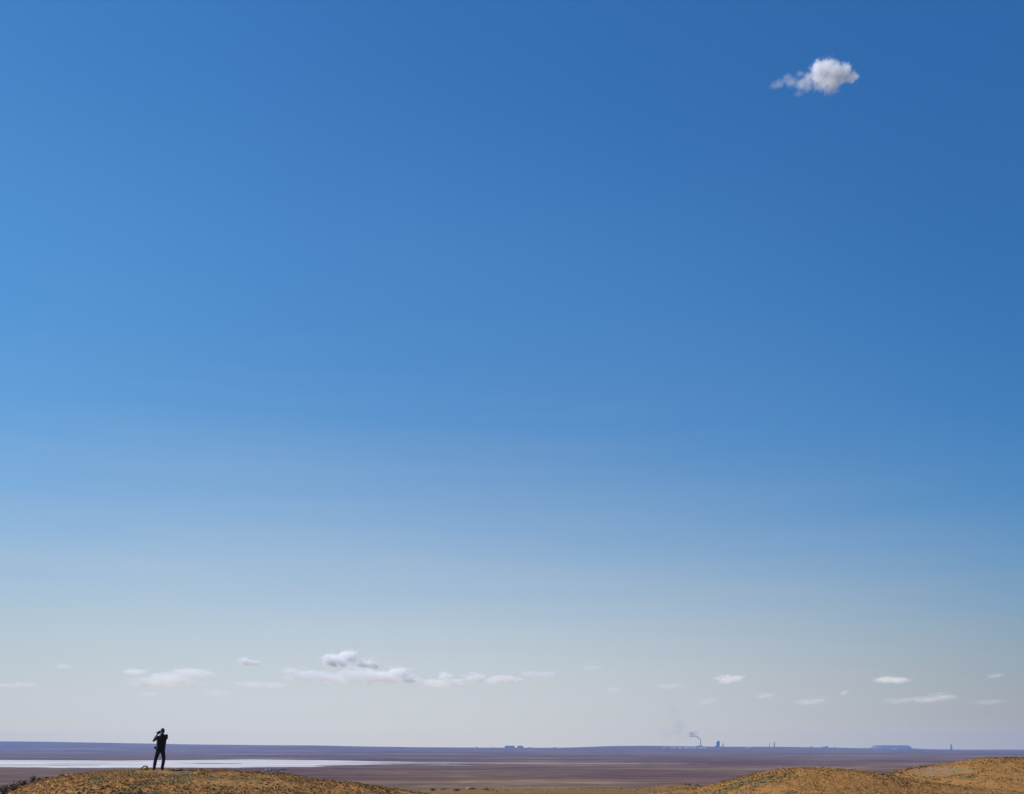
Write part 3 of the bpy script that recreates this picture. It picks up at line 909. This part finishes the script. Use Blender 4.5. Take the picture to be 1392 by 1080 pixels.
heap(685, 700.5, 1014.0, 2.0, 'flat bluish spoil heap mid-horizon, the wider of two neighbours')
heap(702, 712, 1014.1, 1.8, 'stubby flat spoil heap right beside the wider bluish one')
heap(717, 724, 1016.2, 1.0, 'very low spoil heap right of the two bluish ones mid-horizon')

hall_me = None
def scan_plain(u, v):
    Ds = np.arange(8000.0, 23990.0, 20.0)
    vv = EYE - plain_z((u - CX) / F * Ds, Ds) / Ds * F
    k = np.nonzero(vv <= v)[0]
    return float(Ds[k[0]]) if len(k) else 23500.0

def hall(u, v, w, d, h, label, group, mat, first=None):
    D = v if v > 5000 else scan_plain(u, v)
    p = far_pos(u, D)
    if first is None:
        bm = bmesh.new()
        vs = [bm.verts.new(c) for c in ((-w/2, -d/2, -4), (w/2, -d/2, -4), (w/2, d/2, -4), (-w/2, d/2, -4), (-w/2, -d/2, h*.75), (w/2, -d/2, h*.75), (w/2, d/2, h*.75), (-w/2, d/2, h*.75), (-w/2, 0, h), (w/2, 0, h))]
        for q in ((0, 1, 5, 4), (2, 3, 7, 6), (1, 2, 6, 9, 5), (3, 0, 4, 8, 7), (4, 5, 9, 8), (6, 7, 8, 9)):
            bm.faces.new([vs[i] for i in q])
        o = link('factory_hall', bm_mesh('factory_hall', bm, False), mat)
    else:
        o = first.copy(); col.objects.link(o)
    o.location = p
    tag(o, label, 'factory hall', group)
    return o
f0 = None
LW = 'small white factory hall in the row below the smokestack'
for u in (903, 912.5, 915.5, 918.5, 923, 926, 931, 934, 938, 942, 946, 951, 954.5, 958):
    f0o = hall(u, 1017.6 + 0.2 * ((u * 7) % 3), 22, 60, 20, LW, 'white factory halls on the horizon', WHITEW, f0)
    if f0 is None: f0 = f0o
f1 = hall(1018, 1016.9, 110, 60, 16, 'long low white hall on the horizon between the wide tower and the slim tower', None, WHITEW)
f2 = hall(1102, RIDGE, 60, 60, 22, 'white block on the horizon right of the slim dark tower', None, WHITEW)
f3 = hall(1124, RIDGE, 42, 50, 36, 'dark gabled building on the horizon left of the largest spoil heap', None, DARKC)
f4 = hall(1120, RIDGE, 60, 50, 20, 'low grey building attached left of the dark gabled one', None, CONC)
f5 = hall(1135, RIDGE, 20, 30, 24, 'tiny dark hut on the horizon right of the dark gabled building', None, DARKC)
f7 = hall(648, RIDGE, 40, 40, 17, 'tiny dark building on the horizon, leftmost of the far farm buildings', None, DARKC)
f8 = hall(671, RIDGE, 26, 30, 17, 'tiny dark building on the horizon just left of the flat bluish heap', None, DARKC)
f9 = hall(754, RIDGE, 50, 40, 13, 'low dark building on the horizon right of the very low spoil heap', None, DARKC)
f6 = hall(1216, 1018.6, 80, 50, 16, 'white hall at the foot of the largest spoil heap', None, WHITEW)

# sheds and salt piles on the near shore
def shed(u, v, w, d, h, label):
    p = on_plain(u, v)
    root = empty('shed', p); tag(root, label, 'shed', 'low dark sheds near the lake shore')
    bm = bmesh.new(); box(bm, (0, 0, h / 2 - .5), (w, d, h + 1)); link('wall', bm_mesh('wall', bm, False), simple_mat('shed_wall', (0.018, 0.013, 0.013), .9, .2, .3), root)
    bm = bmesh.new()
    vs = [bm.verts.new(c) for c in ((-w*.53, -d*.55, h+.004), (w*.53, -d*.55, h+.004), (w*.53, d*.55, h+.004), (-w*.53, d*.55, h+.004), (-w*.53, 0, h*1.4), (w*.53, 0, h*1.4))]
    for q in ((0, 1, 5, 4), (2, 3, 4, 5), (1, 2, 5), (3, 0, 4), (3, 2, 1, 0)): bm.faces.new([vs[i] for i in q])
    link('roof', bm_mesh('roof', bm, False), simple_mat('shed_roof', (0.022, 0.018, 0.02), .9, .2, .3), root)
shed(367.5, 1048.6, 22, 10, 3.6, 'flat dark shed on the plain just below the white salt piles')
shed(377.5, 1049.2, 15, 9, 4.2, 'short dark shed, middle one of the three near the shore')
shed(385.5, 1047.6, 20, 9, 4.2, 'dark shed closest to the lake shore, right of the salt piles')
def pile(u, v, r_, h, label):
    p = on_plain(u, v)
    bm = bmesh.new(); bmesh.ops.create_cone(bm, cap_ends=True, segments=20, radius1=r_, radius2=r_ * .15, depth=h, matrix=Matrix.Translation((0, 0, h / 2 - .3)))
    for w in bm.verts: w.co.x *= 1 + .15 * mnoise.noise(w.co)
    o = link('salt_pile', bm_mesh('salt_pile', bm), WHITEW); o.location = p
    tag(o, label, 'salt pile', 'white salt piles near the shore')
pile(361.8, 1046.8, 5, 4.0, 'white salt pile beside the dark sheds, the left of the pair')
pile(366.2, 1046.8, 4.4, 4.4, 'white salt pile beside the dark sheds, the right of the pair')
pile(619.5, 1041.0, 5.5, 4.0, 'white pile on the lake edge mid-photo, the left of two')
pile(624.5, 1041.0, 5, 4.0, 'white pile on the lake edge mid-photo, the right of two')

# ------------------------------------------------------------------ clouds (real volumes)
def volume_mat(name, lobes, dens, color, amp, nscale, soft, aniso=0.2, step=1.0, nstr=1.0):
    """lobes in object space: (cx,cy,cz,rx,ry,rz,weight)"""
    m, nt, N, L = new_mat(name)
    for n in list(N):
        if n.type == 'BSDF_PRINCIPLED': N.remove(n)
    out = N['Material Output']
    tc = N.new('ShaderNodeTexCoord').outputs['Object']
    nz = noise_n(N, L, tc, nscale, 6, 0.62, (1 / nstr, (0.2 if nstr > 1 else 1.0) / nstr, 1.0))
    nzs = math_n(N, L, 'MULTIPLY', math_n(N, L, 'SUBTRACT', nz, 0.52), amp)
    acc = None
    for (cx, cy, cz, rx, ry, rz, w) in lobes:
        s = N.new('ShaderNodeVectorMath'); s.operation = 'SUBTRACT'; L.new(tc, s.inputs[0]); s.inputs[1].default_value = (cx, cy, cz)
        d = N.new('ShaderNodeVectorMath'); d.operation = 'DIVIDE'; L.new(s.outputs[0], d.inputs[0]); d.inputs[1].default_value = (rx, ry, rz)
        ln = N.new('ShaderNodeVectorMath'); ln.operation = 'LENGTH'; L.new(d.outputs[0], ln.inputs[0])
        v = math_n(N, L, 'ADD', math_n(N, L, 'SUBTRACT', 1.0, ln.outputs['Value']), nzs)
        v = math_n(N, L, 'MULTIPLY', smooth_n(N, L, v, 0.0, soft), w)
        acc = v if acc is None else math_n(N, L, 'MAXIMUM', acc, v)
    fac = acc
    dn = math_n(N, L, 'MULTIPLY', fac, dens)
    if color[0] > 0.8:
        vs = N.new('ShaderNodeVolumeScatter'); vs.inputs['Color'].default_value = (*color, 1); vs.inputs['Anisotropy'].default_value = 0.0
        L.new(dn, vs.inputs['Density']); L.new(vs.outputs[0], out.inputs['Volume'])
    else:
        vs = N.new('ShaderNodeVolumePrincipled'); vs.inputs['Color'].default_value = (*color, 1); vs.inputs['Anisotropy'].default_value = aniso
        L.new(dn, vs.inputs['Density']); L.new(vs.outputs[0], out.inputs['Volume'])
    m.cycles.volume_step_rate = step
    return m

def cloud(name, px_lobes, D, tau, label, cat, group=None, kind=None, color=(0.965, 0.972, 1), amp=1.0, soft=0.45, depth=0.7, nfac=0.9, step=0.5, grow=1.3, nstr=1.0):
    s = D / F
    ws = sum(l[2] * l[3] for l in px_lobes)
    cu = sum(l[0] * l[2] * l[3] for l in px_lobes) / ws; cv = sum(l[1] * l[2] * l[3] for l in px_lobes) / ws
    org = P(cu, cv, D)
    lobes = []
    bm = bmesh.new()
    for k, l in enumerate(px_lobes):
        u, v, rx, ry = l[:4]; w = l[4] if len(l) > 4 else 1.0
        R = (rx * s, max(depth * rx, ry) * s, ry * s)
        off = ((k * 0.37) % 1 - 0.5) * 0.5 * R[1]
        c = P(u, v, D) - org + Vector((0, off, 0))
        lobes.append((c.x, c.y, c.z, R[0], R[1], R[2], w))
        add_ball(bm, c, tuple(q * grow for q in R), None, 3)
    mn = min(l[5] for l in lobes)
    me = fuse(bm, max(mn * 0.22, 0.5), 2)
    thick = max(l[4] for l in lobes)
    mr = sum(l[5] for l in lobes) / len(lobes)
    m = volume_mat(name + '_vapour', lobes, tau / (1.2 * thick), color, amp, nfac / mr, soft, step=step, nstr=nstr)
    o = link(name, me, m); o.location = org
    tag(o, label, cat, group, kind)
    return o

GRP = 'small clouds low over the horizon'
cloud('cloud', [(1112, 96, 14, 13), (1124, 92, 16, 11.5), (1136, 95, 15, 11), (1147, 98, 13, 11), (1114, 105, 15, 9), (1130, 106, 22, 8), (1146, 106, 14, 7, .9), (1157, 105, 11, 7.5, .85), (1164, 104, 7, 5, .75),
                (1116, 116, 16, 8, .30), (1132, 118, 16, 8, .32), (1126, 125, 12, 5, .2), (1100, 105, 11, 6, .4), (1096, 110, 12, 7, .3), (1087, 102, 9, 3.5, .18), (1071, 106, 10, 4.5, .22), (1060, 112, 13, 4.5, .2),
                (1076, 113, 12, 6, .24), (1088, 114, 12, 7, .28), (1096, 120, 13, 7, .22), (1086, 127, 9, 5, .14), (1052, 117, 9, 3.5, .1)],
      2800.0, 4.8, 'bright white cumulus cloud alone high in the deep blue sky', 'cloud', amp=1.75, soft=0.85, depth=0.95, nfac=1.35)

def low(lobes, tau, label, amp=2.6, soft=0.8, k=2.6):
    r = random.Random(int(lobes[0][0] * 7 + lobes[0][1]))
    cv = sum(l[1] for l in lobes) / len(lobes)
    extra = []
    for l in lobes:
        w = l[4] if len(l) > 4 else 1.0
        for q in range(4):
            a = r.uniform(-0.95, 0.95)
            extra.append((l[0] + a * l[2], l[1] - l[3] * (0.62 * math.sqrt(1 - a * a) - 0.12) + r.uniform(-.3, .3), l[2] * r.uniform(.18, .38), l[3] * r.uniform(.42, .7), min(1.0, w * r.uniform(.9, 1.3))))
    lobes = [(l[0], l[1], l[2] * 1.12, l[3] * 1.12) + tuple(l[4:]) for l in lobes] + extra
    D = 1700.0 * F / (EYE - cv)
    cloud('cloud', lobes, D, tau * k, label, 'cloud', GRP, amp=amp, soft=soft, depth=1.7, nfac=1.3, nstr=2.4, step=0.3)
low([(10, 932.5, 16, 3.5), (34, 931, 18, 4)], 1.2, 'thin pale cloud streak at the left edge of the sky', k=0.72)
low([(87, 907.5, 10, 4.5)], 2.0, 'tiny white cloud puff nearest the upper left of the low row', k=1.4)
low([(186, 914.5, 15, 5, .9), (212, 928, 34, 8, .7), (236, 923, 28, 9, .9), (262, 918, 28, 9, .9), (282, 917, 10, 6)], 2.4, 'broad ragged pale cloud bank above and left of the standing person')
low([(204, 944, 14, 4)], 0.9, 'faint pale wisp hanging under the broad ragged cloud bank', k=0.72)
low([(295, 942, 17, 5.5)], 1.0, 'soft round cloud puff low and right above the standing person', k=0.72)
low([(333, 900, 9, 5.5), (343, 901.5, 10, 4)], 1.8, 'small arched white cloud floating alone above the row')
low([(345, 931, 22, 5, .9), (372, 932, 18, 4.5)], 1.2, 'flat pale cloud streak just left of the tallest low cloud group', k=1.1)
low([(455, 899, 19, 9), (474, 893, 13, 9), (499, 903, 15, 7, .9)], 3.0, 'tallest white low cloud with a heaped top, left of centre')
low([(412, 919, 28, 10, .8), (445, 922, 30, 10, .7), (482, 918, 32, 11, .9), (512, 921, 22, 9, .9)], 2.0, 'wide dim cloud layer right below the tallest low cloud')
low([(543, 916, 18, 9), (528, 922, 24, 8, .9), (557, 925, 18, 6, .8)], 2.2, 'rounded cloud with a shaded right side at the end of the dim layer')
low([(605, 920, 10, 6.5), (598, 929, 30, 5, .9), (620, 929, 13, 7)], 2.2, 'low lumpy cloud streak mid-photo just right of the rounded shaded cloud')
low([(646, 922, 16, 6.5, .9), (682, 924, 24, 6)], 2.2, 'long pale cloud mid-photo ending in a thicker right tip')
low([(722, 917, 16, 4.5), (742, 917, 18, 4.5)], 1.5, 'flat white cloud streak right of the middle of the photo', k=1.4)
low([(803, 908.5, 16, 3.5)], 0.8, 'faint small streak of cloud highest in the middle right sky', k=1.4)
low([(832, 938.5, 14, 4)], 0.6, 'barely visible cloud streak left of the faint grey smudge', k=0.72)
low([(910, 933, 20, 4)], 0.8, 'thin double cloud streak high above the factory halls', k=0.72)
low([(990, 924, 19, 6)], 2.6, 'small bright lens-shaped cloud above the wide mine tower', k=1.4)
low([(960, 954, 12, 6)], 0.7, 'dim roundish puff just above the smokestack', k=0.72)
low([(1038, 946, 13, 5)], 0.8, 'dim small cloud above the slim dark tower', k=0.72)
low([(1096, 955, 22, 4.5, .8), (1112, 952, 11, 3.5)], 1.2, 'pale streak of cloud with a brighter right tip, right of the slim tower', k=0.72)
low([(1147, 942, 5, 4)], 0.8, 'smallest dot of cloud between the slim tower and the spoil heap', k=0.72)
low([(1203, 924.5, 17, 4.5), (1220, 925.5, 15, 4)], 2.6, 'pinkish white flat cloud floating over the largest spoil heap', k=1.1)
low([(1220, 953, 24, 4.5)], 0.7, 'dim cloud band close above the largest spoil heap', k=0.72)
low([(1256, 952, 20, 5, .8), (1277, 948, 15, 6.5), (1290, 948, 12, 4)], 1.2, 'jagged bright cloud above the far right tower', k=0.8)
low([(1352, 919, 10, 3.2)], 1.0, 'small single streak of cloud at the upper right of the low row', k=0.72)
low([(1340, 955, 22, 4)], 0.6, 'faint cloud band near the right edge above the horizon', k=0.72)

# the old smoke hanging far behind the works
cloud('smoke', [(922, 990, 13, 22, 1.0), (914, 966, 14, 20, .6), (905, 998, 16, 13, .8), (934, 1002, 14, 10, .8), (910, 945, 12, 14, .3)],
      36000.0, 0.22, 'faint tall grey smudge of smoke hanging over the factory halls', 'smoke', kind='stuff', color=(0.30, 0.33, 0.40), amp=1.0, soft=1.0, depth=1.0, step=1.0, grow=1.1)
# smoke from the stack
cloud('smoke', [(951.6, 1004.9, 1.5, 1.2), (949.8, 1003.3, 1.8, 1.2), (947.6, 1001.8, 2.0, 1.2), (945.0, 1001.0, 2.8, 1.2, .7), (940.5, 1001.6, 4.4, 1.2, .35), (940.5, 998.0, 5.4, 3.6, .24), (946.0, 996.6, 4.0, 3.4, .09)],
      RIDGE, 3.5, 'dark smoke plume drifting left from the tall smokestack', 'smoke', kind='stuff', color=(0.25, 0.28, 0.34), amp=0.25, soft=0.5, depth=1.0, step=1.0)

# ------------------------------------------------------------------ haze
def haze():
    bm = bmesh.new()
    zlo, zhi = PLAIN - 27500.0 ** 2 / (2 * REARTH) - 1.5, AIR_TOP
    box(bm, (0, 0, (zlo + zhi) / 2), (2 * AIR_R, 2 * AIR_R, zhi - zlo))
    m, nt, N, L = new_mat('haze_air')
    N.remove(N['Principled BSDF'])
    v = N.new('ShaderNodeVolumePrincipled')
    v.inputs['Color'].default_value = (0.29, 0.49, 0.96, 1)
    v.inputs['Density'].default_value = AIR_D
    v.inputs['Anisotropy'].default_value = 0.0
    L.new(v.outputs[0], N['Material Output'].inputs['Volume'])
    o = link('haze', bm_mesh('haze', bm, False), m)
    tag(o, kind='stuff')
haze()

# ------------------------------------------------------------------ render settings
scene.view_settings.view_transform = 'Standard'
scene.view_settings.look = 'None'
scene.view_settings.exposure = EXPOSURE
scene.view_settings.gamma = 1.0
scene.cycles.volume_bounces = 16
scene.cycles.max_bounces = 20
scene.cycles.volume_max_steps = 512
scene.cycles.use_denoising = True
